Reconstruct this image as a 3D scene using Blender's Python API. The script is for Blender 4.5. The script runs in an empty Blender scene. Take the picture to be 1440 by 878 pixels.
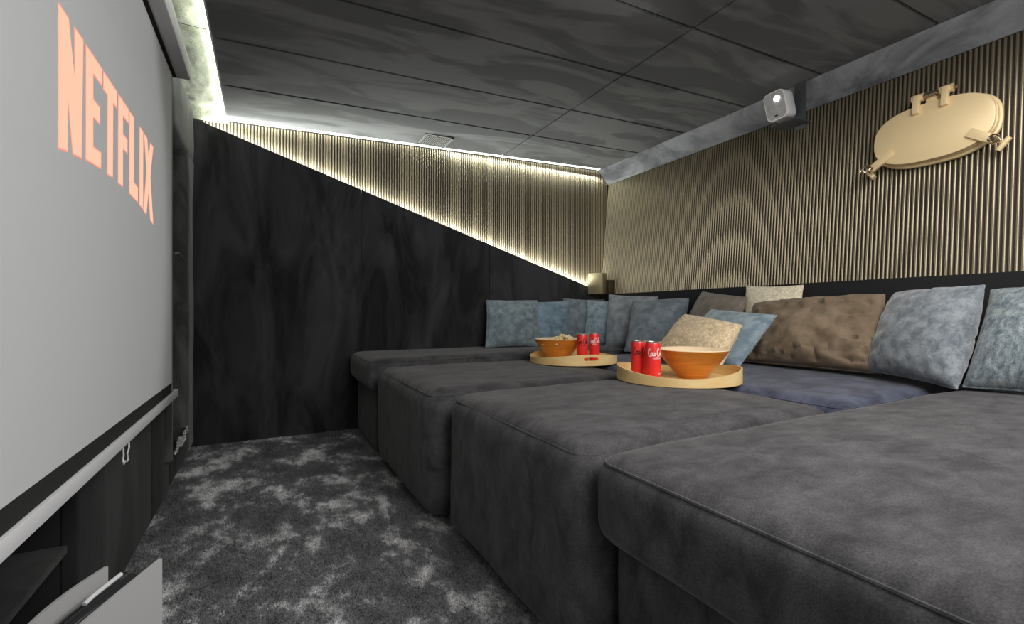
import bpy, bmesh, math, random
import numpy as np
from mathutils import Vector, Matrix, noise
random.seed(7)
S = bpy.context.scene
C = S.collection
PI = math.pi

# ------------------------------------------------------------ camera
TH = math.atan2(347, 650)
cam = bpy.data.cameras.new('camera'); cam.lens = 650/1440*36; cam.sensor_width = 36; cam.sensor_fit = 'HORIZONTAL'
cam.shift_y = 2/1440; cam.clip_start = .01
co = bpy.data.objects.new('camera', cam); C.objects.link(co)
co.location = (0, 0, .72); co.rotation_euler = (PI/2, 0, -TH)
S.camera = co
# ------------------------------------------------------------ world, lights, exposure
S.view_settings.view_transform = 'Standard'; S.view_settings.look = 'None'
S.view_settings.gamma = 1; S.view_settings.use_curve_mapping = False
S.view_settings.exposure = 0.12
W = bpy.data.worlds.new('world'); S.world = W; W.use_nodes = True
W.node_tree.nodes['Background'].inputs[0].default_value = (1, .99, .98, 1)
W.node_tree.nodes['Background'].inputs[1].default_value = .7

def area(name, loc, target, sx, sy, power, col=(1, 1, 1), spread=PI, xaxis=None):
    l = bpy.data.lights.new(name, 'AREA'); l.shape = 'RECTANGLE'; l.size = sx; l.size_y = sy
    l.energy = power; l.color = col; l.spread = spread
    o = bpy.data.objects.new(name, l); C.objects.link(o)
    z = (Vector(loc)-Vector(target)).normalized()
    x = Vector(xaxis).normalized() if xaxis else (Vector((0, 0, 1)).cross(z).normalized() if abs(z.z) < .99 else Vector((1, 0, 0)))
    y = z.cross(x).normalized(); x = y.cross(z)
    o.matrix_world = Matrix.Translation(loc) @ Matrix((x, y, z)).transposed().to_4x4()
    return o
CZ = lambda x: 1.808+.04*x                 # underside of the gently sloping ceiling
LED = (.94, 1, .93)
DX = Vector((2.76, 0, -.875)).normalized()  # direction of the slanting top edge of the far wainscot
area('ceiling_fill_light', (1.35, .1, 1.79), (1.35, .1, 0), 1.5, 1.0, 26, (1, .98, .95), xaxis=(1, 0, 0))  # added overhead fill for the sofa tops, no fixture there
area('aisle_fill_light', (.5, -.7, 1.5), (1.3, 2.4, 1.1), .8, .5, 14, (1, .98, .95))  # unseen fill added behind the camera, not a real lamp
area('led_far_top_light', (1.12, 3.016, CZ(1.12)-.001), (1.12, 3.035, CZ(1.12)-.2), 2.6, .012, 6, LED, xaxis=(1, 0, .04))
area('led_diagonal_light', (1.04, 3.031, 1.3436), (1.04+.3*.3, 2.975, 1.3436+.95*.3), 2.80, .012, 18, LED, xaxis=DX)
area('led_left_recess_light', (-.2, 1.05, 1.802), (-.33, 1.05, 1.806), 3.8, .014, 2.6, LED, xaxis=(0, 1, 0))
sl = bpy.data.lights.new('projector_beam', 'SPOT'); sl.energy = 58; sl.spot_size = math.radians(44); sl.spot_blend = .35; sl.shadow_soft_size = .012
so = bpy.data.objects.new('projector_beam', sl); C.objects.link(so); so.location = (2.245, 1.435, 1.80)
so.rotation_euler = (Vector((2.245, 1.435, 1.80))-Vector((-.3, 1.05, 1.02))).to_track_quat('Z', 'Y').to_euler()

# ------------------------------------------------------------ helpers
def nmat(name):
    m = bpy.data.materials.new(name); m.use_nodes = True
    nt = m.node_tree; b = nt.nodes['Principled BSDF']
    return m, nt, b
def rgb(r, g, b):                      # sRGB 0-255 -> linear
    f = lambda c: ((c/255+.055)/1.055)**2.4 if c > 10 else c/255/12.92
    return (f(r), f(g), f(b), 1)
def plain(name, col, rough=.5, metal=0, emit=None, es=0, spec=.5, bump=0, bscale=200):
    m, nt, b = nmat(name)
    b.inputs['Base Color'].default_value = col; b.inputs['Roughness'].default_value = rough
    b.inputs['Metallic'].default_value = metal; b.inputs['Specular IOR Level'].default_value = spec
    if emit: b.inputs['Emission Color'].default_value = emit; b.inputs['Emission Strength'].default_value = es
    if bump:
        n = nt.nodes.new('ShaderNodeTexNoise'); n.inputs['Scale'].default_value = bscale
        tc = nt.nodes.new('ShaderNodeTexCoord'); nt.links.new(tc.outputs['Object'], n.inputs['Vector'])
        bp = nt.nodes.new('ShaderNodeBump'); bp.inputs['Strength'].default_value = bump; bp.inputs['Distance'].default_value = .002
        nt.links.new(n.outputs[0], bp.inputs['Height']); nt.links.new(bp.outputs[0], b.inputs['Normal'])
    return m
def fabric(name, c0, c1, scale=5, stretch=(1, 1, 1), detail=4, dist=1.2, lo=.38, hi=.62, fine=400, finek=.25, sheen=.3, bump=.3, rough=.95, c2=None, bdist=.001):
    """blotched napped cloth: a distorted noise mixes two tones, a fine noise adds grain"""
    m, nt, b = nmat(name); N = nt.nodes.new; Lk = nt.links.new
    tc = N('ShaderNodeTexCoord'); mp = N('ShaderNodeMapping'); mp.inputs['Scale'].default_value = stretch
    Lk(tc.outputs['Object'], mp.inputs['Vector'])
    n = N('ShaderNodeTexNoise'); n.inputs['Scale'].default_value = scale; n.inputs['Detail'].default_value = detail
    n.inputs['Distortion'].default_value = dist; n.inputs['Roughness'].default_value = .62; Lk(mp.outputs[0], n.inputs['Vector'])
    r = N('ShaderNodeValToRGB'); r.color_ramp.elements[0].position = lo; r.color_ramp.elements[1].position = hi
    r.color_ramp.elements[0].color = c0; r.color_ramp.elements[1].color = c1
    if c2:
        e = r.color_ramp.elements.new((lo+hi)/2); e.color = c2
    Lk(n.outputs[0], r.inputs[0])
    f = N('ShaderNodeTexNoise'); f.inputs['Scale'].default_value = fine; f.inputs['Detail'].default_value = 2; Lk(tc.outputs['Object'], f.inputs['Vector'])
    mr = N('ShaderNodeMapRange'); mr.inputs[1].default_value = .3; mr.inputs[2].default_value = .7
    mr.inputs[3].default_value = 1-finek; mr.inputs[4].default_value = 1+finek; Lk(f.outputs[0], mr.inputs[0])
    mx = N('ShaderNodeMix'); mx.data_type = 'RGBA'; mx.blend_type = 'MULTIPLY'; mx.inputs[0].default_value = 1
    Lk(r.outputs[0], mx.inputs[6]); Lk(mr.outputs[0], mx.inputs[7]); Lk(mx.outputs[2], b.inputs['Base Color'])
    b.inputs['Roughness'].default_value = rough; b.inputs['Specular IOR Level'].default_value = .2
    b.inputs['Sheen Weight'].default_value = sheen; b.inputs['Sheen Roughness'].default_value = .4
    bp = N('ShaderNodeBump'); bp.inputs['Strength'].default_value = bump; bp.inputs['Distance'].default_value = bdist
    Lk(f.outputs[0], bp.inputs['Height']); Lk(bp.outputs[0], b.inputs['Normal'])
    return m
def wood(name, c0, c1, scale=(2, 30, 30), rough=.35):
    m, nt, b = nmat(name); N = nt.nodes.new; Lk = nt.links.new
    tc = N('ShaderNodeTexCoord'); mp = N('ShaderNodeMapping'); mp.inputs['Scale'].default_value = scale; Lk(tc.outputs['Object'], mp.inputs[0])
    n = N('ShaderNodeTexNoise'); n.inputs['Scale'].default_value = 2; n.inputs['Detail'].default_value = 5; n.inputs['Distortion'].default_value = .6; Lk(mp.outputs[0], n.inputs['Vector'])
    r = N('ShaderNodeValToRGB'); r.color_ramp.elements[0].position = .3; r.color_ramp.elements[1].position = .7
    r.color_ramp.elements[0].color = c0; r.color_ramp.elements[1].color = c1; Lk(n.outputs[0], r.inputs[0]); Lk(r.outputs[0], b.inputs['Base Color'])
    b.inputs['Roughness'].default_value = rough
    return m
def obj(name, bm, mat, parent=None, loc=None, smooth=True, kind=None, label=None):
    """bm is in world coordinates; loc becomes the origin (default: the parent's)"""
    me = bpy.data.meshes.new(name)
    if isinstance(bm, bmesh.types.BMesh):
        bm.normal_update(); bm.to_mesh(me); bm.free()
    else:
        me.from_pydata(bm[0], [], bm[1])
    org = Vector(loc) if loc is not None else (Vector(parent['_w']) if parent else Vector((0, 0, 0)))
    me.transform(Matrix.Translation(-org))
    for m in (mat if isinstance(mat, (list, tuple)) else [mat]): me.materials.append(m)
    if smooth:
        me.polygons.foreach_set('use_smooth', [True]*len(me.polygons))
        try: me.set_sharp_from_angle(angle=math.radians(38))
        except Exception: pass
    o = bpy.data.objects.new(name, me); C.objects.link(o)
    o['_w'] = tuple(org)
    if parent: o.parent = parent; o.location = org-Vector(parent['_w'])
    else: o.location = org
    if kind: o['kind'] = kind
    if label: o['label'] = label
    return o
def tag(o, label=None, cat=None, group=None, kind=None):
    if label: o['label'] = label
    if cat: o['category'] = cat
    if group: o['group'] = group
    if kind: o['kind'] = kind
    return o
def thing(name, label, cat, loc, group=None):
    o = bpy.data.objects.new(name, None); C.objects.link(o); o.location = loc; o['_w'] = tuple(loc); o.empty_display_size = .05
    return tag(o, label, cat, group)
def box(x0, x1, y0, y1, z0, z1, bev=0, seg=2, bm=None, M=None):
    t = bmesh.new(); bmesh.ops.create_cube(t, size=1)
    for v in t.verts: v.co = Vector(((x0+x1)/2+v.co.x*(x1-x0), (y0+y1)/2+v.co.y*(y1-y0), (z0+z1)/2+v.co.z*(z1-z0)))
    if bev: bmesh.ops.bevel(t, geom=t.edges[:], offset=bev, segments=seg, affect='EDGES', profile=.5)
    if M is not None: bmesh.ops.transform(t, matrix=M, verts=t.verts)
    return join(bm, t)
def join(bm, t):
    if bm is None: return t
    me = bpy.data.meshes.new('tmp'); t.to_mesh(me); t.free(); bm.from_mesh(me); bpy.data.meshes.remove(me); return bm
def prism(pts, off, bev=0, bm=None):
    """closed polygon (3-D points) extruded by vector off"""
    t = bmesh.new(); a = [t.verts.new(p) for p in pts]; b = [t.verts.new(Vector(p)+Vector(off)) for p in pts]
    n = len(pts); t.faces.new(a); t.faces.new(b[::-1])
    for i in range(n): t.faces.new((a[i], b[i], b[(i+1) % n], a[(i+1) % n]))
    bmesh.ops.recalc_face_normals(t, faces=t.faces)
    if bev: bmesh.ops.bevel(t, geom=t.edges[:], offset=bev, segments=2, affect='EDGES', profile=.5)
    return join(bm, t)
def tube(pts, r, seg=8, closed=False, bm=None, cap=True):
    t = bmesh.new(); P = [Vector(p) for p in pts]; n = len(P); rings = []
    up = None
    for i, p in enumerate(P):
        if closed: d = P[(i+1) % n]-P[i-1]
        else: d = P[min(i+1, n-1)]-P[max(i-1, 0)]
        d.normalize()
        if up is None: up = d.orthogonal().normalized()
        up = (up-d*up.dot(d)).normalized(); s = d.cross(up)
        rr = r[i] if isinstance(r, (list, tuple)) else r
        rings.append([t.verts.new(p+(up*math.cos(2*PI*k/seg)+s*math.sin(2*PI*k/seg))*rr) for k in range(seg)])
    for i in range(n if closed else n-1):
        a, b = rings[i], rings[(i+1) % n]
        for k in range(seg): t.faces.new((a[k], a[(k+1) % seg], b[(k+1) % seg], b[k]))
    if not closed and cap: t.faces.new(rings[0][::-1]); t.faces.new(rings[-1])
    bmesh.ops.recalc_face_normals(t, faces=t.faces)
    return join(bm, t)
def lathe(prof, c, seg=40, bm=None, M=None):
    """prof: (radius, z) list, revolved about the vertical through c"""
    t = bmesh.new(); rings = []
    for r, z in prof:
        rings.append([t.verts.new((c[0]+r*math.cos(2*PI*k/seg), c[1]+r*math.sin(2*PI*k/seg), c[2]+z)) for k in range(seg)] if r > 1e-6 else [t.verts.new((c[0], c[1], c[2]+z))])
    for a, b in zip(rings, rings[1:]):
        for k in range(seg):
            if len(a) == 1 and len(b) == 1: continue
            if len(a) == 1: t.faces.new((a[0], b[(k+1) % seg], b[k]))
            elif len(b) == 1: t.faces.new((a[k], a[(k+1) % seg], b[0]))
            else: t.faces.new((a[k], a[(k+1) % seg], b[(k+1) % seg], b[k]))
    bmesh.ops.recalc_face_normals(t, faces=t.faces)
    if M is not None: bmesh.ops.transform(t, matrix=M, verts=t.verts)
    return join(bm, t)
def softbox(x0, x1, y0, y1, z0, z1, r=.06, crown=.02, n=26, amp=.002, seed=0):
    t = bmesh.new(); bmesh.ops.create_cube(t, size=2)
    bmesh.ops.subdivide_edges(t, edges=t.edges[:], cuts=n, use_grid_fill=True)
    c = Vector(((x0+x1)/2, (y0+y1)/2, (z0+z1)/2)); h = Vector(((x1-x0)/2, (y1-y0)/2, (z1-z0)/2))
    rm = lambda a: math.copysign(1-(1-abs(a))**1.7, a)
    for v in t.verts:
        u = Vector((rm(v.co.x), rm(v.co.y), rm(v.co.z)))
        p = Vector((u.x*h.x, u.y*h.y, u.z*h.z)); q = Vector([max(-(h[i]-r), min(h[i]-r, p[i])) for i in range(3)])
        d = p-q
        if d.length > 1e-9: p = q+d.normalized()*r; nn = d.normalized()
        k = max(0, (1-u.x**2)*(1-u.y**2))**.5
        if v.co.z > .99: p.z += crown*k
        f = noise.noise(Vector(p*4)+Vector((seed*9, 0, 0)))*amp*2+noise.noise(Vector(p*13)+Vector((0, seed*5, 0)))*amp*.7
        v.co = c+p+nn*f
    return t
def roundrect(x0, x1, y0, y1, r, z, k=6):
    out = []
    for cx, cy, a0 in ((x1-r, y1-r, 0), (x0+r, y1-r, PI/2), (x0+r, y0+r, PI), (x1-r, y0+r, 1.5*PI)):
        for i in range(k+1):
            a = a0+PI/2*i/k; out.append((cx+r*math.cos(a), cy+r*math.sin(a), z))
    return out

# ------------------------------------------------------------ materials
suede_wall = fabric('charcoal_suede', rgb(34, 34, 36), rgb(66, 66, 69), 3.6, (1.3, 1, .4), dist=.8, sheen=.3, finek=.12)
suede_left = fabric('charcoal_suede_left', rgb(34, 34, 35), rgb(54, 54, 54), 3, (1, 1.4, .5), dist=1.2, sheen=.05, finek=.2)
suede_bol = fabric('led_lit_suede_bolster', rgb(58, 58, 58), rgb(92, 92, 92), 5, (1, 1, .4), dist=.8, sheen=.2, finek=.2)  # suede made paler to paint in the LED light on the left pads
suede_ceil = fabric('charcoal_suede_ceiling', rgb(74, 74, 76), rgb(102, 102, 104), 3.0, (.45, 1.6, 1), detail=3, dist=.7, lo=.46, hi=.56, sheen=.2, finek=.1)
suede_cove = fabric('grey_suede_cove', rgb(100, 101, 106), rgb(150, 151, 156), 3, (1, .6, 1), dist=2, sheen=.2, finek=.1)
sofa_m = fabric('charcoal_velvet', rgb(54, 53, 55), rgb(86, 85, 87), 12, (1, 1.6, 1), 9, .3, .34, .68, fine=420, finek=.3, sheen=.15)
sofa_b = fabric('slate_velvet', rgb(54, 58, 72), rgb(84, 89, 106), 9, (1, 1.4, 1), 8, .6, fine=420, finek=.3, sheen=.2)
head_m = plain('black_suede', rgb(38, 38, 40), .95, spec=.2, bump=.2)
piping_m = plain('charcoal_piping', rgb(58, 58, 62), .9, spec=.2)
gold = plain('champagne_metal', rgb(186, 176, 140), .33, .85)
rib_m = plain('bronze_rib', rgb(160, 149, 126), .34, .72)
back_m = plain('dark_brown_backing', rgb(42, 33, 26), .6)
fluff = fabric('pale_quilted_fabric', rgb(160, 164, 140), rgb(200, 202, 178), 9, (1, .5, 1), 4, 1.0, .35, .65, fine=120, finek=.08, bump=.6, bdist=.003)
screen_m = plain('screen_white', rgb(196, 198, 199), .9, spec=.1)
white_m = plain('white_aluminium', rgb(212, 212, 214), .45)
black_m = plain('black_border', rgb(46, 46, 46), .9, spec=.1)
slot_m = plain('black_slot', rgb(10, 10, 10), .9)
logo_m = plain('projected_logo', (0, 0, 0, 1), 1, emit=rgb(255, 197, 168), es=1.0, spec=0)
halo_m = plain('projected_logo_edge', (0, 0, 0, 1), 1, emit=rgb(240, 152, 134), es=1.0, spec=0)
led_m = plain('led_diffuser', (1, 1, 1, 1), .5, emit=(.93, 1, .9, 1), es=2.2)

# ------------------------------------------------------------ setting
YN = -.9                                   # near end of the modelled room
# floor + pile
def carpet_mat():
    m, nt, b = nmat('grey_carpet'); N = nt.nodes.new; Lk = nt.links.new
    tc = N('ShaderNodeTexCoord'); mp = N('ShaderNodeMapping'); mp.inputs['Scale'].default_value = (1.25, .8, 0); mp.inputs['Rotation'].default_value = (0, 0, .6); Lk(tc.outputs['Object'], mp.inputs[0])
    n = N('ShaderNodeTexNoise'); n.inputs['Scale'].default_value = 4.6; n.inputs['Detail'].default_value = 8; n.inputs['Roughness'].default_value = .72; n.inputs['Distortion'].default_value = .15; Lk(mp.outputs[0], n.inputs['Vector'])
    r = N('ShaderNodeValToRGB'); e = r.color_ramp.elements; e[0].position = .40; e[0].color = rgb(98, 98, 100); e[1].position = .62; e[1].color = rgb(224, 224, 226)
    k = e.new(.51); k.color = rgb(122, 122, 124)
    Lk(n.outputs[0], r.inputs[0])
    f = N('ShaderNodeTexNoise'); f.inputs['Scale'].default_value = 260; f.inputs['Detail'].default_value = 2; Lk(tc.outputs['Object'], f.inputs['Vector'])
    mr = N('ShaderNodeMapRange'); mr.inputs[1].default_value = .3; mr.inputs[2].default_value = .7; mr.inputs[3].default_value = .45; mr.inputs[4].default_value = 1.55; Lk(f.outputs[0], mr.inputs[0])
    mx = N('ShaderNodeMix'); mx.data_type = 'RGBA'; mx.blend_type = 'MULTIPLY'; mx.inputs[0].default_value = 1
    Lk(r.outputs[0], mx.inputs[6]); Lk(mr.outputs[0], mx.inputs[7]); Lk(mx.outputs[2], b.inputs['Base Color'])
    b.inputs['Roughness'].default_value = 1; b.inputs['Specular IOR Level'].default_value = .1
    bp = N('ShaderNodeBump'); bp.inputs['Strength'].default_value = .8; bp.inputs['Distance'].default_value = .004; Lk(f.outputs[0], bp.inputs['Height']); Lk(bp.outputs[0], b.inputs['Normal'])
    return m
carpet = carpet_mat()
fl = obj('floor', box(-.9, 2.7, YN, 3.1, -.05, 0), carpet, kind='structure', smooth=False)
rng = np.random.default_rng(3); NB = 100000
bx = rng.uniform(-.345, .62, NB); by = rng.uniform(.55, 3.03, NB); ang = rng.uniform(0, 2*PI, NB); hh = rng.uniform(.003, .008, NB); ww = rng.uniform(.0012, .0024, NB)
lx, ly = rng.normal(0, .003, NB), rng.normal(0, .003, NB)
vv = np.empty((NB, 3, 3)); dx, dy = np.cos(ang)*ww, np.sin(ang)*ww
vv[:, 0] = np.stack([bx-dx, by-dy, 0*bx], 1); vv[:, 1] = np.stack([bx+dx, by+dy, 0*bx], 1); vv[:, 2] = np.stack([bx+lx, by+ly, hh], 1)
me = bpy.data.meshes.new('carpet_pile'); me.vertices.add(NB*3); me.vertices.foreach_set('co', vv.ravel())
me.loops.add(NB*3); me.loops.foreach_set('vertex_index', np.arange(NB*3)); me.polygons.add(NB); me.polygons.foreach_set('loop_start', np.arange(0, NB*3, 3)); me.update(calc_edges=True)
me.materials.append(carpet); po = bpy.data.objects.new('carpet_pile', me); C.objects.link(po); po.parent = fl; po['kind'] = 'stuff'

# ceiling: backing slab with separate upholstered panels hung under it
ce = obj('ceiling', prism([(-.95, YN, 1.90), (2.75, YN, 2.02), (2.75, 3.12, 2.02), (-.95, 3.12, 1.90)], (0, 0, .05)), head_m, kind='structure', smooth=False)
rows = [YN, -.43, 0, .42, .85, 1.30, 1.71, 2.145, 2.57, 3.005]; cols = [-.19, 1.52, 2.435]
for i in range(2):
    for j in range(len(rows)-1):
        x0, x1, y0, y1 = cols[i]+(.001 if i else 0), cols[i+1]-.001, rows[j]+.0015, rows[j+1]-.0015
        t = box(0, 1, 0, 1, 0, 1)
        for v in t.verts:
            x = x0+(x1-x0)*v.co.x; v.co = Vector((x, y0+(y1-y0)*v.co.y, CZ(x)+.035*v.co.z))
        bmesh.ops.bevel(t, geom=t.edges[:], offset=.006, segments=3, affect='EDGES')
        obj('ceiling_panel', t, suede_ceil, ce)
# pale quilted recess strip at the left of the ceiling, in two pieces
def quilt(y0, y1, x0=-.46, x1=-.185, z=1.822, seed=0):
    t = bmesh.new(); nx, ny = 24, int((y1-y0)*90)
    g = []
    for i in range(nx+1):
        row = []
        for j in range(ny+1):
            u, v = i/nx, j/ny; x = x0+(x1-x0)*u; y = y0+(y1-y0)*v
            e = min(1, min(u, 1-u)*9)*min(1, min(v*(y1-y0), (1-v)*(y1-y0))*25)
            w = noise.noise(Vector((x*18+seed, y*9, 1)))*.006+noise.noise(Vector((x*45, y*22+seed, 5)))*.0035+noise.ridged_multi_fractal(Vector((x*9, y*4, seed)), 1, 2, 3, 1, 2)*.002
            row.append(t.verts.new((x, y, z+.004*(1-e**.5)-w*e-(.05*max(0, (y-2.93)/.09)**1.5 if y > 2.93 else 0))))
        g.append(row)
    for i in range(nx):
        for j in range(ny): t.faces.new((g[i][j], g[i][j+1], g[i+1][j+1], g[i+1][j]))
    return t
for a, b in ((YN, .95), (.953, 2.145), (2.149, 3.02)): obj('quilted_panel', quilt(a, b, seed=a), fluff, ce)
sp = thing('led_strip', 'white light strip along the left edge of the dark ceiling panels', 'light strip', (-.19, 3.0, 1.80))
obj('diffuser', box(-.196, -.191, YN, 3.0, 1.798, 1.816), led_m, sp, smooth=False)
# far wall
wf = obj('wall_far', box(-.95, 2.75, 3.052, 3.12, 0, 2.0), back_m, kind='structure', smooth=False)
dz = lambda x: 1.775-.317*(x+.345)              # slanting top edge of the dark lower panels
xs = [-.36, .532, 1.419, 2.47]
for a, b in zip(xs, xs[1:]):
    a += .0015; b -= .0015
    obj('wainscot_panel', prism([(a, 3.0, 0), (b, 3.0, 0), (b, 3.0, dz(b)), (a, 3.0, dz(a))], (0, .022, 0), bev=.004), suede_wall, wf)
obj('wainscot_backing', prism([(-.36, 3.022, 0), (2.47, 3.022, 0), (2.47, 3.022, dz(2.47)-.03), (-.36, 3.022, dz(-.36)-.03)], (0, .03, 0)), head_m, wf, smooth=False)
def ribgeo(L, r=.0054, lean=0.0):
    """half-round rib standing at the origin, round side towards -y"""
    t = bmesh.new(); k = 6; A = []; B = []
    for i in range(k+1):
        a = PI*i/k; A.append(t.verts.new((math.cos(a)*r, -math.sin(a)*r*.9, 0))); B.append(t.verts.new((math.cos(a)*r, -math.sin(a)*r*.9, L)))
    for i in range(k): t.faces.new((A[i], A[i+1], B[i+1], B[i]))
    t.faces.new(A[::-1]); t.faces.new(B)
    return t
P = .0168
t = bmesh.new(); x = -.30
while x < 2.53:
    top = min(CZ(x)-.004, 1.905-(x-2.44)*1.05 if x > 2.44 else 9); bot = max(.88, dz(x)-.02)
    if top > bot:
        q = ribgeo(top-bot); bmesh.ops.transform(q, matrix=Matrix.Translation((x, 3.051, bot)), verts=q.verts); t = join(t, q)
    x += P
obj('slats', t, rib_m, wf, kind='stuff', label='row of narrow metallic half-round ribs above the slanting dark panels')
sp = thing('led_strip', 'white light strip along the slanting top edge of the far dark wall', 'light strip', (1.06, 3.027, 1.31))
obj('diffuser', prism([(-.34, 3.024, dz(-.34)+.004), (2.42, 3.024, dz(2.42)+.004), (2.42, 3.024, dz(2.42)-.010), (-.34, 3.024, dz(-.34)-.010)], (0, .014, 0)), led_m, sp, smooth=False)
sp = thing('led_strip', 'white light strip along the far edge of the ceiling above the ribs', 'light strip', (1.1, 3.02, 1.84))
obj('diffuser', prism([(-.185, 3.008, CZ(-.185)+.001), (2.43, 3.008, CZ(2.43)+.001), (2.43, 3.008, CZ(2.43)+.014), (-.185, 3.008, CZ(-.185)+.014)], (0, .03, 0)), led_m, sp, smooth=False)
# right wall, leaning outwards
WX = lambda z: 2.455+(z-.88)*.0924
wr = obj('wall_right', prism([(WX(.5)+.006, YN, .5), (WX(1.9)+.006, YN, 1.9), (2.8, YN, 1.9), (2.8, YN, .5)], (0, 4.0, 0)), back_m, kind='structure', smooth=False)
L = math.hypot(.92, .085); ang = math.atan(.0924)
q = ribgeo(L, .0050)
bmesh.ops.rotate(q, verts=q.verts, matrix=Matrix.Rotation(-PI/2, 3, 'Z'))    # round side to -x
bmesh.ops.rotate(q, verts=q.verts, matrix=Matrix.Rotation(ang, 3, 'Y'))
first = obj('slat', q, rib_m, wr, loc=(0, 0, 0)); y = 3.035
first.location = (WX(.875)+.005, y, .875)
while y > -.55:
    y -= P; c = first.copy(); c.location = (WX(.875)+.005, y, .875); C.objects.link(c)
# cove between ceiling and right wall, headboard below
cv = obj('trim_1', prism([(2.435, YN, 1.9058), (2.542, YN, 1.797), (2.60, YN, 1.83), (2.46, YN, 1.95)], (0, 3.95, 0), bev=.004), suede_cove, kind='structure')
hb = obj('trim_2', box(2.415, 2.475, YN, 2.998, 0, .874, bev=.006), head_m, kind='structure')
# left wall with niche below the screen
LX = -.345
wl = obj('wall_left', box(-.95, -.86, YN, 3.12, 0, 1.95), head_m, kind='structure', smooth=False)
def lp(y0, y1, z0, z1, x=LX, th=.03, m=None, nm='wall_panel'): return obj(nm, box(x-th, x, y0, y1, z0, z1, bev=.006, seg=3), m or suede_left, wl)
lp(1.283, 1.988, .002, 1.86); lp(1.991, 2.318, .002, 1.86); lp(YN, 1.280, .44, 1.86)
obj('niche_side', box(-.86, LX-.03, 1.284, 1.31, 0, .46), head_m, wl, smooth=False)
obj('niche_top', box(-.86, LX-.03, YN, 1.3, .42, .45), head_m, wl, smooth=False)
obj('shelf', box(-.84, -.362, YN, 1.282, .222, .24, bev=.003), suede_left, wl)
obj('recess_back', box(-.46, -.43, 2.31, 3.05, 0, 1.86), suede_left, wl)
t = box(-.44, LX, 2.32, 2.82, 0, .155, bev=.02, seg=3)
obj('recess_sill', t, suede_left, wl)
t = softbox(-.45, LX+.004, 2.33, 3.0, 1.50, 1.84, r=.05, crown=0, amp=.006, n=14)
obj('padded_head', t, suede_bol, wl)
t = softbox(-.45, LX+.006, 2.78, 3.02, 0.0, 1.56, r=.045, crown=0, amp=.003, n=20)
obj('padded_bolster', t, suede_bol, wl)
t = tube([(-.34, 2.235+.002*math.sin(k), .14+.165*k) for k in range(11)], .018, 10)
obj('edge_roll', t, suede_bol, wl)
# torn pale lining at the recess foot
t = bmesh.new(); g = []
for i in range(11):
    row = []
    for j in range(7):
        u, v = i/10, j/6
        row.append(t.verts.new((LX+.008+noise.noise(Vector((i*.7, j*.9, 3)))*.016, 2.42+u*.34+noise.noise(Vector((i*.6, j, 8)))*.03, .165+.01*math.sin(u*9)-v*.06*(1-.5*u)+noise.noise(Vector((i, j*.8, 1)))*.02)))
    g.append(row)
for i in range(10):
    for j in range(6): t.faces.new((g[i][j], g[i][j+1], g[i+1][j+1], g[i+1][j]))
tag(obj('torn_lining', t, fabric('torn_pale_lining', rgb(70, 70, 68), rgb(240, 238, 234), 40, dist=3, lo=.42, hi=.6), loc=(LX, 2.55, .1)), 'small torn pale scrap of lining low on the left wall by the far corner', 'fabric scrap')
# small metal hook on the column
t = tube([(-.322, 2.262, .955), (-.315, 2.27, .963), (-.308, 2.29, .962), (-.30, 2.32, .948), (-.296, 2.345, .938)], .004, 8)
tag(obj('wall_hook', t, plain('steel', rgb(190, 190, 190), .3, .9), loc=(-.32, 2.28, .95)), 'small steel hook on the dark column beside the screen', 'hook')

# ------------------------------------------------------------ projection screen
scr = thing('projection_screen', 'large white pull-down projection screen on the left wall showing a red logo', 'screen', (-.3, 1.1, .41))
obj('screen_fabric', box(-.304, -.300, .05, 2.065, .468, 1.60), screen_m, scr, smooth=False)
obj('border', box(-.3045, -.3005, .05, 2.065, .432, .468), black_m, scr, smooth=False, label='black border under the white screen fabric')
obj('edge_border', box(-.3045, -.3, 2.065, 2.085, .432, 1.60), plain('grey_edge', rgb(120, 120, 120), .8), scr, smooth=False)
obj('weight_bar', box(-.307, -.293, .05, 2.16, .405, .432, bev=.001), white_m, scr, label='white weight bar')
obj('housing', box(-.325, -.247, .05, 2.095, 1.592, 1.66, bev=.003), white_m, scr, label='white roller case')
obj('case_slot', box(-.300, -.289, .05, 2.085, 1.588, 1.5945), slot_m, scr, smooth=False)
t = tube([(-.297, 1.40, .405), (-.296, 1.40, .385), (-.296, 1.392, .37), (-.296, 1.40, .362), (-.296, 1.412, .367), (-.296, 1.425, .36), (-.296, 1.437, .363), (-.296, 1.432, .38), (-.296, 1.448, .388), (-.297, 1.452, .405)], .0018, 6)
obj('pull_handle', t, white_m, scr)
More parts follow.
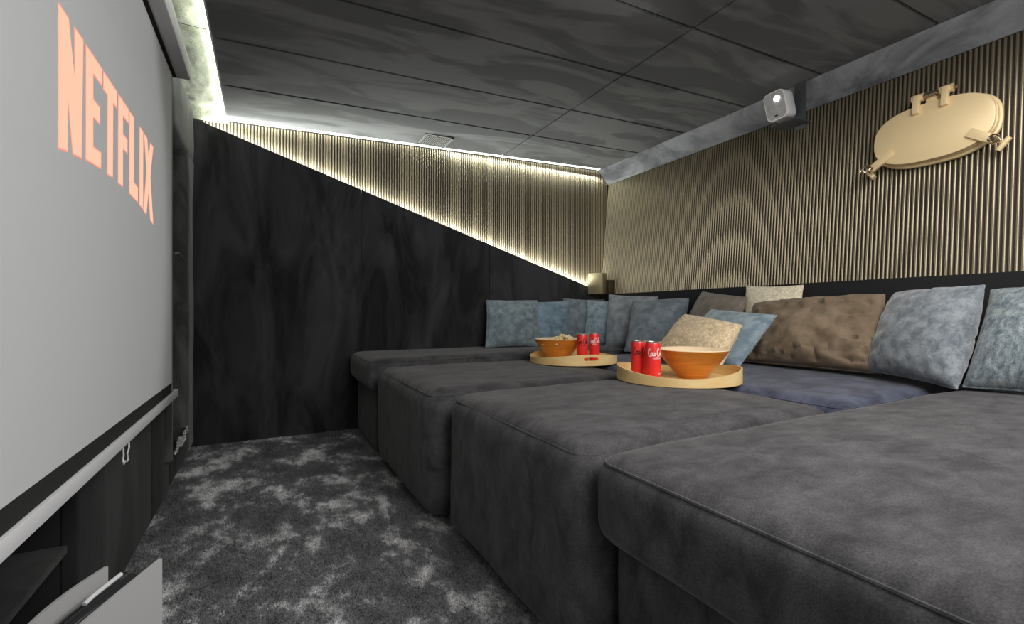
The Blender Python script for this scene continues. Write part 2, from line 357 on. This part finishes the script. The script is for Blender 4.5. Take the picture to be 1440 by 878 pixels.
LET = {
'N': [(1.021, 1.229), (1.064, 1.229), (1.094, 1.138), (1.094, 1.229), (1.137, 1.229), (1.127, 1.008), (1.086, 1.003), (1.060, 1.100), (1.060, 1.000), (1.021, .993)],
'E': [(1.154, 1.228), (1.248, 1.228), (1.246, 1.195), (1.193, 1.195), (1.193, 1.142), (1.236, 1.142), (1.236, 1.110), (1.193, 1.109), (1.193, 1.048), (1.243, 1.051), (1.242, 1.021), (1.153, 1.013)],
'T': [(1.261, 1.227), (1.360, 1.227), (1.359, 1.192), (1.329, 1.192), (1.326, 1.025), (1.288, 1.021), (1.291, 1.192), (1.261, 1.192)],
'F': [(1.373, 1.226), (1.460, 1.226), (1.460, 1.194), (1.409, 1.193), (1.409, 1.147), (1.450, 1.147), (1.450, 1.116), (1.409, 1.115), (1.408, 1.024), (1.371, 1.023)],
'L': [(1.473, 1.225), (1.512, 1.225), (1.512, 1.058), (1.556, 1.054), (1.555, 1.018), (1.471, 1.022)],
'I': [(1.579, 1.224), (1.617, 1.224), (1.615, 1.012), (1.577, 1.015)],
'X': [(1.632, 1.223), (1.666, 1.223), (1.687, 1.172), (1.710, 1.223), (1.746, 1.223), (1.708, 1.125), (1.747, .992), (1.710, .998), (1.684, 1.076), (1.656, 1.004), (1.622, 1.009), (1.661, 1.125)]}
for ch, pts in LET.items():
    o = obj('lettering', prism([(-.2994, a, b) for a, b in pts], (-.0003, 0, 0)), logo_m, scr, smooth=False)
    n = len(pts); cen = []
    out = []
    area2 = sum(pts[i][0]*pts[(i+1) % n][1]-pts[(i+1) % n][0]*pts[i][1] for i in range(n)); sg = 1 if area2 > 0 else -1
    for i in range(n):
        p0, p1, p2 = Vector(pts[i-1]), Vector(pts[i]), Vector(pts[(i+1) % n])
        a = (p1-p0).normalized(); b = (p2-p1).normalized(); na = Vector((a.y, -a.x))*sg; nb = Vector((b.y, -b.x))*sg
        m = (na+nb)
        m = m.normalized()/max(.55, m.normalized().dot(na)) if m.length > 1e-6 else na
        q = p1+m*.0032; out.append((-.2997, q.x, q.y))
    obj('lettering_edge', prism(out, (-.0002, 0, 0)), halo_m, o, smooth=False)

# ------------------------------------------------------------ sofa modules
def pipe(par, x0, x1, y0, y1, z1, r, side=None):
    o = .29*r; p = roundrect(x0+o, x1-o, y0+o, y1-o, max(.01, r-o), z1-o, 8)
    obj('piping', tube(p, .0028, 6, closed=True), par.children[0].data.materials[0], par)
def module(name, label, x0, x1, y0, y1, z1, r, crown, cush=None, base_in=.05, seed=0, mat=None, piping=True):
    mat = mat or sofa_m
    t = thing(name, label, 'sofa module', ((x0+x1)/2, (y0+y1)/2, 0), 'velvet sofa modules')
    z0 = cush if cush else .004
    obj('cushion' if cush else 'body', softbox(x0, x1, y0, y1, z0, z1, r, crown, seed=seed), mat, t)
    if cush: obj('base', softbox(x0+base_in, x1-.02, y0+.02, y1-.015, .004, cush+.012, .018, 0, n=12, amp=.001, seed=seed+3), mat, t)
    if piping: pipe(t, x0, x1, y0, y1, z1, r)
    return t
module('chaise_longue', 'charcoal velvet chaise along the far wall with overhanging cushion top', .455, 2.41, 2.385, 2.995, .485, .055, .006, .32, .05, 1)
module('ottoman', 'charcoal velvet ottoman block next to the far chaise, under the popcorn tray', .485, 1.475, 1.505, 2.335, .452, .065, .012, None, 0, 2)
module('ottoman', 'charcoal velvet ottoman block beside the nearest chaise, under the tray with the empty bowl', .533, 1.445, .722, 1.468, .452, .06, .016, None, 0, 3)
module('chaise_longue', 'nearest and largest charcoal velvet chaise with overhanging cushion top', .543, 2.41, -.75, .712, .455, .05, .022, .287, .055, 4)
module('sofa_seat', 'slate velvet seat behind the two ottomans, against the headboard', 1.49, 2.41, .722, 2.372, .452, .055, .014, .30, .02, 5, sofa_b)

# ------------------------------------------------------------ pillows
def pillow(label, cs, th, cloth, seed, puff=.42, pinch=.055, ear=-.012, wr=.006, name='throw_pillow', pipe_m=None):
    TL, TR, BR, BL = [Vector(c) for c in cs]
    # make a tidy, slightly warped rectangle from the four corners
    c = (TL+TR+BR+BL)/4; ex = ((TR-TL)+(BR-BL))/4; ey = ((TL-BL)+(TR-BR))/4; nz = ex.cross(ey).normalized()
    if nz.dot(c-Vector((0, 0, .72))) > 0: nz = -nz
    n = 44; loc = Vector((c.x, c.y, min(BL.z, BR.z)))
    t = bmesh.new(); W = {}
    w = ex.length*2; h = ey.length*2
    def surf(u, v, s):
        bu, bv = (u+1)/2, (v+1)/2
        jn = .012*noise.noise(Vector((u*2.5, v*2.5, seed*5.1)))
        uu = u*(1+jn-pinch*(1-v*v)*abs(u)**3); v2 = v*(1-pinch*(1-u*u)*abs(v)**3)
        cr = (abs(u)*abs(v))**6*ear; uu *= 1+cr; v2 *= 1+cr
        bu, bv = (uu+1)/2, (v2+1)/2
        p = BL*(1-bu)*(1-bv)+BR*bu*(1-bv)+TR*bu*bv+TL*(1-bu)*bv
        e = max(0, (1-u*u)*(1-v*v)); k = e**puff
        q = Vector((u*w*9, v*h*9, seed*3.7+s*2))
        fold = noise.noise(q)*.9+noise.noise(q*2.3)*.5
        q2 = Vector((u*w*9+v*h*3, v*h*3+seed, seed*1.3+s)); q3 = Vector((u*w*2.6+seed, v*h*11-u*w*4, seed*2.1))
        crease = lambda g: -max(0, 1-abs(noise.noise(g))*4)**1.5
        fold += 1.1*crease(q2)*max(abs(v), .35)+1.1*crease(q3)*max(abs(u), .35)
        a = math.atan2(v*h, u*w); rad = math.sin(a*11+seed+2.5*noise.noise(Vector((a*2, seed, s))))*(max(abs(u), abs(v)))**3*(1-max(abs(u), abs(v)))*4
        return p+nz*s*(th*.58*k+(fold*wr+rad*wr*.9)*min(1, e*6))
    rm = lambda a: math.sin(a*PI/2)
    for s in (1, -1):
        for i in range(n+1):
            for j in range(n+1):
                edge = i in (0, n) or j in (0, n)
                if s == -1 and edge: W[(i, j, s)] = W[(i, j, 1)]; continue
                W[(i, j, s)] = t.verts.new(surf(rm(2*i/n-1), rm(2*j/n-1), s))
        for i in range(n):
            for j in range(n):
                f = (W[(i, j, s)], W[(i+1, j, s)], W[(i+1, j+1, s)], W[(i, j+1, s)])
                t.faces.new(f if s == 1 else f[::-1])
    edge = [W[(i, 0, 1)].co.copy() for i in range(n)]+[W[(n, j, 1)].co.copy() for j in range(n)]+[W[(i, n, 1)].co.copy() for i in range(n, 0, -1)]+[W[(0, j, 1)].co.copy() for j in range(n, 0, -1)]
    bmesh.ops.recalc_face_normals(t, faces=t.faces)
    r = thing(name, label, 'pillow', loc, 'throw pillows on the sofa')
    obj('cover', t, cloth, r)
    obj('piping', tube(edge, .0035, 6, closed=True), pipe_m or cloth, r)
    return r
blue1 = fabric('dusty_blue_velvet', rgb(112, 126, 134), rgb(144, 157, 163), 20, dist=.4, fine=500, finek=.2, sheen=.4, bump=.5)
blue2 = fabric('steel_blue_velvet', rgb(106, 126, 141), rgb(133, 154, 169), 18, dist=.4, fine=500, finek=.2, sheen=.4, bump=.5)
grey1 = fabric('blue_grey_velvet', rgb(122, 128, 135), rgb(153, 160, 167), 14, dist=.3, fine=500, finek=.15, sheen=.4, bump=.4)
grey2 = fabric('slate_grey_velvet', rgb(103, 114, 122), rgb(135, 145, 152), 14, dist=.3, fine=500, finek=.15, sheen=.4, bump=.4)
blue3 = fabric('worn_blue_velvet', rgb(106, 113, 120), rgb(144, 150, 155), 30, dist=.3, detail=8, fine=450, finek=.3, sheen=.5, bump=.6)
blue4 = fabric('mottled_blue_chenille', rgb(82, 96, 106), rgb(158, 166, 168), 60, (1, 1, .5), dist=.4, detail=8, lo=.34, hi=.68, fine=380, finek=.4, sheen=.3, bump=.9)
blue5 = fabric('pale_blue_velvet', rgb(119, 137, 149), rgb(155, 171, 180), 18, dist=.4, fine=500, finek=.15, sheen=.5, bump=.4)
taupe = fabric('taupe_linen', rgb(110, 103, 94), rgb(135, 126, 116), 14, dist=.3, fine=600, finek=.15, sheen=.2, bump=.4)
brown = fabric('brown_linen', rgb(114, 98, 80), rgb(142, 124, 104), 9, dist=.2, detail=6, fine=600, finek=.2, sheen=.15, bump=.5)
cream = fabric('cream_boucle', rgb(214, 202, 176), rgb(248, 238, 214), 60, dist=1, detail=4, fine=220, finek=.2, sheen=.2, bump=1, bdist=.003)
beige = fabric('beige_boucle', rgb(206, 182, 146), rgb(246, 224, 188), 50, dist=1, detail=5, fine=220, finek=.25, sheen=.2, bump=1, bdist=.003)
pillow('dusty blue velvet pillow, leftmost, leaning on the far wall', [(1.362, 2.93, .812), (1.773, 2.93, .817), (1.70, 2.76, .492), (1.275, 2.76, .496)], .13, blue1, 1, wr=.009)
pillow('steel blue pillow half hidden behind the leftmost pillow', [(1.706, 2.955, .80), (2.055, 2.92, .815), (1.925, 2.76, .50), (1.63, 2.80, .50)], .12, blue2, 2, wr=.006)
pillow('blue-grey pillow in the far corner under the metal box', [(2.03, 2.96, .835), (2.385, 2.90, .83), (2.26, 2.81, .50), (1.90, 2.87, .50)], .10, grey2, 3)
pillow('pale steel blue pillow between the corner pillow and the tall grey one', [(2.185, 2.86, .812), (2.37, 2.62, .82), (2.26, 2.56, .48), (2.08, 2.78, .49)], .10, blue5, 4)
pillow('tall plain grey pillow behind the right can of the popcorn tray', [(2.26, 2.70, .862), (2.385, 2.33, .835), (2.24, 2.26, .475), (2.12, 2.57, .487)], .13, grey1, 5, wr=.003)
pillow('slate grey pillow left of the taupe one with a sharp upper corner', [(2.19, 2.37, .805), (2.385, 2.07, .818), (2.22, 1.963, .468), (2.02, 2.263, .478)], .14, grey2, 6, wr=.003)
pillow('taupe pillow tilted against the headboard left of the cream one', [(2.38, 1.962, .855), (2.31, 1.61, .808), (2.13, 1.605, .545), (2.22, 2.0, .555)], .12, taupe, 7, wr=.003)
pillow('cream boucle pillow standing highest against the headboard', [(2.385, 1.67, .873), (2.385, 1.359, .862), (2.30, 1.33, .565), (2.30, 1.64, .57)], .10, cream, 8, wr=.002)
pillow('large rectangular brown linen pillow against the headboard', [(2.33, 1.587, .775), (2.30, .973, .802), (2.13, .91, .482), (2.13, 1.50, .478)], .17, brown, 11, puff=.38, wr=.015, pinch=.03)
pillow('pale blue velvet pillow between the beige and the brown pillows', [(2.13, 1.70, .742), (2.075, 1.30, .712), (1.915, 1.387, .462), (1.90, 1.76, .49)], .11, blue5, 9, wr=.006)
pillow('beige boucle pillow lying back behind the empty wooden bowl', [(1.98, 1.746, .716), (1.88, 1.337, .668), (1.74, 1.344, .478), (1.765, 1.763, .50)], .12, beige, 10, wr=.003)
pillow('worn blue velvet pillow with piped edge right of the brown one', [(2.36, .965, .808), (2.18, .635, .818), (1.985, .645, .472), (2.13, .965, .49)], .15, blue3, 12, wr=.006, pinch=.045)
pillow('mottled blue chenille pillow at the right edge of the photo', [(2.32, .660, .806), (2.32, .30, .80), (2.06, .28, .472), (2.05, .652, .474)], .17, blue4, 13, wr=.005)

# ------------------------------------------------------------ trays, bowls, cans, popcorn
ash = wood('ash_wood', rgb(238, 198, 126), rgb(248, 216, 150), (3, 22, 3), .45)
ash_rim = wood('ash_rim', rgb(232, 194, 130), rgb(246, 218, 160), (3, 3, 14), .45)
bowl_out = wood('honey_bamboo', rgb(186, 112, 34), rgb(218, 142, 52), (3, 3, 60), .28)
bowl_in = plain('cream_lacquer', rgb(240, 216, 178), .3)
def tray(c, R, ang, label):
    t = thing('serving_tray', label, 'tray', c, 'round wooden trays with a raised rim')
    obj('tray_base', lathe([(0, 0), (R-.002, 0), (R-.002, .007), (0, .007)], c, 64), ash, t)
    n = 96; bm = bmesh.new(); th = .005
    H = lambda a: .030+.024*abs(math.cos(a-ang))**2.2
    slots = [(ang, .135), (ang+PI, .135)]
    def inside(a):
        for s0, hw in slots:
            d = (a-s0+PI) % (2*PI)-PI
            if abs(d) < hw*1.35: return math.sqrt(max(0, 1-(d/(hw*1.35))**4))
        return 0
    def ring(rr):
        cols = []
        for i in range(n):
            a = 2*PI*i/n; h = H(a); k = inside(a); mid = h*.60
            zs = [0, .010, mid-.0085*k, mid+.0085*k, h-.004, h]
            cols.append([bm.verts.new((c[0]+rr*math.cos(a), c[1]+rr*math.sin(a), c[2]+z)) for z in zs])
        return cols
    O = ring(R); I = ring(R-th)
    for i in range(n):
        j = (i+1) % n
        am = 2*PI*(i+.5)/n; op = inside(am) > 0
        for k in range(5):
            if k == 2 and op: continue
            bm.faces.new((O[i][k], O[j][k], O[j][k+1], O[i][k+1])); bm.faces.new((I[j][k], I[i][k], I[i][k+1], I[j][k+1]))
        bm.faces.new((O[i][5], O[j][5], I[j][5], I[i][5])); bm.faces.new((O[j][0], O[i][0], I[i][0], I[j][0]))
        if op:
            bm.faces.new((O[i][2], O[j][2], I[j][2], I[i][2])); bm.faces.new((O[j][3], O[i][3], I[i][3], I[j][3]))
    bmesh.ops.remove_doubles(bm, verts=bm.verts, dist=1e-5); bmesh.ops.recalc_face_normals(bm, faces=bm.faces)
    obj('rim', bm, ash_rim, t)
TZ = .4665
tray((1.437, 2.005, TZ), .228, math.radians(257), 'round wooden tray with popcorn bowl on the farther ottoman')
tray((1.405, 1.277, TZ), .228, math.radians(137), 'round wooden tray with empty bowl on the nearer ottoman')
def bowl(c, label):
    t = thing('wooden_bowl', label, 'bowl', c)
    obj('bowl_body', lathe([(0, 0), (.052, 0), (.056, .004), (.060, .012), (.078, .034), (.103, .064), (.122, .092), (.129, .103), (.131, .108)], c, 56), bowl_out, t)
    obj('bowl_lining', lathe([(.131, .108), (.129, .1105), (.126, .109), (.112, .088), (.09, .058), (.062, .027), (.04, .016), (0, .014)], c, 56), bowl_in, t, label='cream lacquered inside')
B1 = (1.405, 2.095, TZ+.007); B2 = (1.450, 1.243, TZ+.007)
bowl(B1, 'honey wood bowl filled with popcorn on the farther tray'); bowl(B2, 'empty honey wood bowl with cream lining on the nearer tray')
t = bmesh.new(); R = random.Random(5)
for k in range(150):
    a = R.uniform(0, 2*PI); r = .112*math.sqrt(R.random()); x = B1[0]+r*math.cos(a); y = B1[1]+r*math.sin(a)
    px = (x-B1[0]-.035)/.06; py = (y-B1[1]+.0)/.07
    z = B1[2]+.086+.036*math.exp(-(px*px+py*py))+R.uniform(0, .006)
    for m in range(3):
        q = bmesh.new(); bmesh.ops.create_icosphere(q, subdivisions=1, radius=R.uniform(.005, .0085))
        off = Vector((R.uniform(-.006, .006), R.uniform(-.006, .006), R.uniform(-.004, .005)))
        for v in q.verts: v.co = v.co*(1+.35*noise.noise(v.co*260+Vector((k, m, 0))))+off+Vector((x, y, z))
        t = join(t, q)
tag(obj('popcorn', t, fabric('popcorn', rgb(226, 196, 132), rgb(246, 232, 196), 60, dist=1, fine=300, bump=.4), loc=(B1[0], B1[1], B1[2]+.08)), 'heap of pale popcorn in the farther wooden bowl', 'popcorn', kind='stuff')
red = plain('red_can_paint', rgb(236, 52, 50), .3, .0); alu = plain('can_aluminium', rgb(214, 196, 190), .3, .9)
ink_w = plain('white_print', rgb(245, 240, 236), .4); ink_k = plain('black_print', rgb(40, 8, 10), .4)
def textmesh(s, size, shear=0, bold=0):
    cu = bpy.data.curves.new('txt', 'FONT'); cu.body = s; cu.size = size; cu.shear = shear; cu.offset = bold; cu.resolution_u = 4; cu.align_x = 'CENTER'
    o = bpy.data.objects.new('txt', cu); C.objects.link(o); bpy.context.view_layer.update()
    me = bpy.data.meshes.new_from_object(o.evaluated_get(bpy.context.evaluated_depsgraph_get()))
    bpy.data.objects.remove(o); bpy.data.curves.remove(cu); bm = bmesh.new(); bm.from_mesh(me); bpy.data.meshes.remove(me)
    return bm
def script_word():
    """flowing lettering drawn as brush strokes in a plane (x right, y up), width about 1"""
    S_ = [[(.13, .62), (.17, .72), (.14, .82), (.07, .80), (.01, .62), (-.01, .38), (.04, .14), (.13, .08), (.22, .16), (.28, .26)],
          [(.36, .42), (.31, .46), (.26, .36), (.26, .22), (.31, .14), (.37, .20), (.39, .36), (.36, .44), (.33, .38)],
          [(.50, .42), (.45, .46), (.41, .36), (.41, .20), (.46, .14), (.53, .22)],
          [(.64, .42), (.59, .46), (.55, .34), (.56, .18), (.60, .15), (.64, .28), (.66, .46), (.64, .24), (.67, .15), (.72, .20)],
          [(.72, .34), (.82, .36)],
          [(1.02, .62), (1.06, .74), (1.02, .84), (.94, .80), (.88, .60), (.87, .36), (.93, .12), (1.03, .08), (1.12, .20)],
          [(1.24, .42), (1.19, .46), (1.14, .34), (1.15, .18), (1.20, .14), (1.26, .26), (1.27, .40), (1.23, .44)],
          [(1.30, .30), (1.42, .62), (1.46, .84), (1.41, .86), (1.37, .60), (1.37, .24), (1.42, .14), (1.48, .22)],
          [(1.62, .42), (1.57, .46), (1.53, .34), (1.54, .18), (1.58, .15), (1.62, .28), (1.64, .46), (1.62, .24), (1.66, .15), (1.72, .24)],
          [(.10, .08), (.30, .02), (.55, .04), (.80, -.03), (1.05, -.06)]]
    return S_
def brush_mesh(strokes, sc):
    bm = bmesh.new()
    for st in strokes:
        P = [Vector(p) for p in st]; F = []
        for i in range(len(P)-1):
            p0, p1, p2, p3 = P[max(i-1, 0)], P[i], P[i+1], P[min(i+2, len(P)-1)]
            for k in range(4):
                s = k/4; F.append(.5*((2*p1)+(-p0+p2)*s+(2*p0-5*p1+4*p2-p3)*s*s+(-p0+3*p1-3*p2+p3)*s**3))
        F.append(P[-1]); prev = None
        for i, p in enumerate(F):
            d = (F[min(i+1, len(F)-1)]-F[max(i-1, 0)]).normalized(); n = Vector((-d.y, d.x)); w = (.013+.022*abs(d.y))*(1 if 0 < i < len(F)-1 else .4)
            a = bm.verts.new(((p.x+n.x*w-.86)*sc, (p.y+n.y*w-.3)*sc, 0)); b = bm.verts.new(((p.x-n.x*w-.86)*sc, (p.y-n.y*w-.3)*sc, 0))
            if prev: bm.faces.new((prev[0], prev[1], b, a))
            prev = (a, b)
    return bm
def wrap(bm, c, r, z, a0):
    for v in bm.verts:
        a = a0+v.co.x/r; v.co = Vector((c[0]+r*math.cos(a), c[1]+r*math.sin(a), c[2]+z+v.co.y))
    return bm
def can(c, label, ink, a0, small):
    t = thing('drink_can', label, 'can', c, 'slim red drink cans')
    r = .0285
    obj('can_body', lathe([(0, .003), (.019, .001), (.022, 0), (.0265, .007), (r, .012), (r, .128), (.0265, .137)], c, 36), red, t)
    obj('can_lid', lathe([(.0265, .137), (.0262, .140), (.0268, .1425), (.0258, .143), (.0242, .141), (.0235, .138), (0, .138)], c, 36), alu, t, label='bare aluminium lid')
    obj('pull_tab', box(-.006, .006, -.010, .008, 0, .0015, bev=.0006, M=Matrix.Translation((c[0], c[1], c[2]+.139))), alu, t)
    obj('lettering', wrap(brush_mesh(script_word(), .038), c, r+.0003, .098, a0), ink, t, smooth=False, label='flowing script lettering')
    obj('lettering', wrap(textmesh('ORIGINAL TASTE' if ink is ink_w else 'ZERO SUGAR', .0042, 0, .0001), c, r+.0003, .080, a0), ink, t, smooth=False, label='small line of lettering')
    b = wrap(textmesh('330 ml', .005, 0, .0001), c, r+.0003, .025, a0+.35); obj('lettering', b, ink_w, t, smooth=False, label='small line of lettering near the foot')
TB = TZ+.0072
fac = lambda x, y: math.atan2(-y, -x)
can((1.440, 1.928, TB), 'red can with black script, left one on the popcorn tray', ink_k, fac(1.44, 1.93)+.15, 0)
can((1.551, 1.971, TB), 'red can with white script, right one on the popcorn tray', ink_w, fac(1.55, 1.97)+.1, 0)
can((1.268, 1.340, TB), 'red can with black script, left one beside the empty bowl', ink_k, fac(1.268, 1.34)+.45, 0)
can((1.262, 1.260, TB), 'red can with white script, directly against the empty bowl', ink_w, fac(1.26, 1.26)+.55, 0)

# ------------------------------------------------------------ porthole
def stadium(w, h, n=24):
    """long oval with blunt ends, local (a along wall, b up)"""
    pts = []
    for i in range(n*2):
        a = 2*PI*i/(n*2); ca, sa = math.cos(a), math.sin(a); e = 2/2.6
        pts.append((w/2*math.copysign(abs(ca)**e, ca), h/2*math.copysign(abs(sa)**e, sa)))
    return pts
pc = Vector((WX(1.48)-.004, .885, 1.482))
An = Vector((0, -1, 0)); Bn = Vector((.092, 0, .996)).normalized(); Nn = Vector((-1, 0, .0924)).normalized()    # right, up, out of the wall
def ploc(a, b, n): return pc+An*a+Bn*b+Nn*n
ph = thing('porthole', 'cream-gold oval porthole cover with hinges and clamps on the ribbed wall', 'porthole', tuple(pc))
brass = plain('cream_gold_paint', rgb(240, 214, 166), .4, .12); chrome = plain('polished_nickel', rgb(206, 190, 164), .2, .95)
def oval(w, h, n0, n1, bev): 
    return prism([ploc(a, b, n0) for a, b in stadium(w, h)], Nn*(n1-n0), bev=bev)
obj('flange', oval(.42, .268, 0, .016, .004), brass, ph)
obj('frame', oval(.404, .248, .014, .036, .002), brass, ph)
obj('gasket', oval(.385, .232, .034, .042, .001), plain('black_rubber', rgb(30, 28, 26), .7), ph)
obj('lid', oval(.400, .250, .041, .054, .004), brass, ph)
for a in (-.045, .05):
    t = prism([ploc(a-.013, .085, .05), ploc(a+.011, .085, .05), ploc(a+.013, .165, .05), ploc(a-.011, .165, .05)], Nn*.02, bev=.004)
    k = obj('hinge_lug', t, brass, ph)
    q = tube([ploc(a-.02, .158, .045), ploc(a+.02, .158, .045)], .017, 16); obj('hinge_knuckle', q, brass, k)
obj('hinge_pin', tube([ploc(-.075, .158, .045), ploc(.085, .158, .045)], .007, 10), chrome, ph, label='polished hinge pin')
obj('hinge_barrel', tube([ploc(-.022, .158, .045), ploc(.016, .158, .045)], .014, 14), chrome, ph)
obj('hinge_mount', prism([ploc(-.02, .11, .004), ploc(.016, .11, .004), ploc(.016, .165, .004), ploc(-.02, .165, .004)], Nn*.04, bev=.003), brass, ph)
for s in (-1, 1):
    d = Vector((s*.80, -.60)); ca, cb = s*.150, -.072
    u = lambda l, w_, n: ploc(ca+d.x*l-d.y*w_*s, cb+d.y*l+d.x*w_*s, n)
    t = prism([u(-.03, -.018, .05), u(.07, -.016, .05), u(.07, .016, .05), u(-.03, .018, .05)], Nn*.014, bev=.003)
    k = obj('clamp_lug', t, brass, ph)
    t = tube([u(.085, -.026, .03), u(.085, .026, .03)], .010, 12); obj('clamp_pivot', t, brass, k)
    t = tube([u(.078, 0, .02), u(.062, 0, .09)], .0065, 10); obj('clamp_bolt', t, chrome, k)
    lp_ = [u(.062+.030*math.cos(q)*.5+.012, .030*math.sin(q)*.55, .083+.020*math.cos(q)) for q in [2*PI*i/16 for i in range(16)]]
    lp2 = [u(.066+.040*(1-math.cos(q))*.5-.01, .012*math.sin(q)*(1+.5*math.cos(q)), .086+.012*math.sin(q*.5)) for q in [2*PI*i/16 for i in range(16)]]
    obj('wing_nut', tube(lp2, .0036, 8, closed=True, bm=tube(lp_, .0036, 8, closed=True)), chrome, k, label='polished wing nut')
t = tube([Vector((WX(1.47)-.012, 1.20, 1.452)), Vector((WX(1.47)+.004, 1.20, 1.452))], .0035, 8)
tag(obj('wall_screw', t, plain('bright_screw', rgb(220, 220, 215), .3, .8), loc=(WX(1.47), 1.20, 1.452)), 'tiny bright screw head in the ribbed wall left of the porthole', 'screw')

# ------------------------------------------------------------ projector on its bracket
pj = thing('projector', 'small white projector with grey front and shining lens below the ceiling', 'projector', (2.33, 1.42, 1.70))
fc = Vector((2.283, 1.44, 1.775)); zax = Vector((-1, -.12, -.20)).normalized()      # direction of the beam
up0 = Vector((-.10, .10, 1)); xax = up0.cross(zax).normalized(); yax = zax.cross(xax)
M = Matrix.Translation(fc) @ Matrix((xax, yax, zax)).transposed().to_4x4()
def rr(w, h, r): return [(p[0], p[1]) for p in roundrect(-w/2, w/2, -h/2, h/2, r, 0, 6)]
def lprism(poly, z0, z1, bev=0): 
    t = prism([(a, b, z0) for a, b in poly], (0, 0, z1-z0), bev); bmesh.ops.transform(t, matrix=M, verts=t.verts); return t
obj('case', lprism(rr(.104, .142, .026), -.095, 0, .004), plain('white_plastic', rgb(250, 250, 250), .4), pj)
obj('front_grille', lprism(rr(.094, .132, .022), -.002, .0015, .001), fabric('grey_mesh', rgb(172, 170, 170), rgb(190, 188, 188), 30, fine=900, finek=.25, sheen=0), pj, label='grey mesh front')
t = lathe([(0, 0), (.0135, 0), (.0135, .003), (.011, .0035), (0, .0035)], (0.014, .030, .001), 24, M=M)
obj('lens', t, plain('lit_lens', (1, 1, 1, 1), .2, emit=(1, 1, 1, 1), es=14), pj, label='bright lit lens')
obj('sensor', lprism([(a*.5-.004, b*.3-.050) for a, b in rr(.032, .024, .010)], .0012, .0022), slot_m, pj, label='small dark sensor slot')
br = thing('projector_bracket', 'dark grey bracket holding the projector against the ceiling cove', 'bracket', (2.40, 1.36, 1.70))
brm = plain('dark_grey_metal', rgb(74, 76, 80), .6)
obj('back_plate', box(2.412, 2.424, 1.365, 1.42, 1.66, 1.90, bev=.002), brm, br)
obj('support_tray', box(2.30, 2.424, 1.345, 1.48, 1.682, 1.690, bev=.002), brm, br)
for z in (1.865, 1.69): obj('screw', tube([(2.406, 1.39, z), (2.414, 1.39, z)], .006, 10), chrome, br)

# ------------------------------------------------------------ ceiling vent
vt = thing('ceiling_vent', 'small square slotted vent grille in the ceiling near the far wall', 'vent', (.975, 2.885, 1.842))
vx0, vx1, vy0, vy1 = .882, 1.068, 2.79, 2.98; vz = CZ(.975)
vent_m = plain('grey_vent', rgb(120, 120, 118), .5)
t = box(vx0, vx1, vy0, vy0+.012, vz-.008, vz-.001); t = box(vx0, vx1, vy1-.012, vy1, vz-.008, vz-.001, bm=t); t = box(vx0, vx0+.012, vy0, vy1, vz-.008, vz-.001, bm=t); t = box(vx1-.012, vx1, vy0, vy1, vz-.008, vz-.001, bm=t)
obj('vent_frame', t, vent_m, vt, smooth=False)
obj('vent_backing', box(vx0+.004, vx1-.004, vy0+.004, vy1-.004, vz-.003, vz-.0015), slot_m, vt, smooth=False)
for k in range(13):
    x = vx0+.018+k*.0125; obj('vent_slat', box(x-.0028, x+.0028, vy0+.022, vy1-.012, vz-.0075, vz-.003), vent_m, vt, smooth=False)

# ------------------------------------------------------------ metal box in the corner on the headboard
sb = thing('metal_box', 'small champagne metal box standing in the far corner above the pillows', 'box', (2.34, 2.94, .874))
cm = Matrix.Translation((2.335, 2.925, 0)) @ Matrix.Rotation(math.radians(-62), 4, 'Z')
obj('box_body', box(-.062, .062, -.05, .05, .874, 1.038, bev=.003, M=cm), plain('bronze_box_paint', rgb(176, 164, 130), .4, .5), sb)
obj('side_bracket', box(2.385, 2.45, 2.85, 2.90, .876, .985, bev=.003), plain('bronze_paint', rgb(92, 80, 62), .5, .5), sb)

# ------------------------------------------------------------ grey shelled device at the lower left
dv = thing('curved_console', 'light grey curved-shell device with glossy black roll standing on the carpet by the screen', 'device', (-.25, 1.0, 0))
shell = plain('light_grey_shell', rgb(176, 176, 176), .4); gloss = plain('dark_gloss', rgb(44, 44, 46), .15)
def shellplate(A, B, sag, z, drop, th=.006, side=None):
    """curved upright plate whose top edge runs A-B and dips by sag; drop = height to its foot"""
    n = 16; A = Vector(A); B = Vector(B); d = (B-A); nn = Vector((d.y, -d.x, 0)).normalized(); bm = bmesh.new(); r_ = []
    for i in range(n+1):
        s = i/n; p = A.lerp(B, s)+nn*.012*math.sin(s*PI); zt = A.z+(B.z-A.z)*s-sag*math.sin(s*PI)**1.0
        r_.append([bm.verts.new((p.x+nn.x*o, p.y+nn.y*o, zz)) for o, zz in ((0, zt), (th, zt), (th, zt-drop), (0, zt-drop))])
    for i in range(n):
        a, b = r_[i], r_[i+1]
        for k in range(4): bm.faces.new((a[k], a[(k+1) % 4], b[(k+1) % 4], b[k]))
    bm.faces.new(r_[0]); bm.faces.new(r_[-1][::-1]); bmesh.ops.recalc_face_normals(bm, faces=bm.faces)
    return bm
obj('front_shell', shellplate((-.177, 1.115, .243), (-.305, .86, .215), .006, 0, .22), shell, dv)
obj('back_shell', shellplate((-.263, 1.135, .240), (-.338, .90, .225), -.006, 0, .22), shell, dv)
obj('glossy_core', tube([(-.230, 1.118, .206), (-.283, 1.012, .203), (-.338, .885, .194)], [.024, .020, .014], 24), gloss, dv, label='glossy black roll')
obj('roll_highlight', tube([(-.236, 1.098, .236), (-.262, 1.045, .232), (-.27, 1.03, .228)], .004, 8), white_m, dv, label='thin white strip standing in for the highlight on the roll')  # highlight on the glossy roll, put in as a white tube
obj('foot_plate', prism([(-.18, 1.10, .004), (-.262, 1.12, .004), (-.336, .90, .004), (-.30, .86, .004)], (0, 0, .02)), gloss, dv, smooth=False)

for o in bpy.data.objects:
    if '_w' in o: del o['_w']
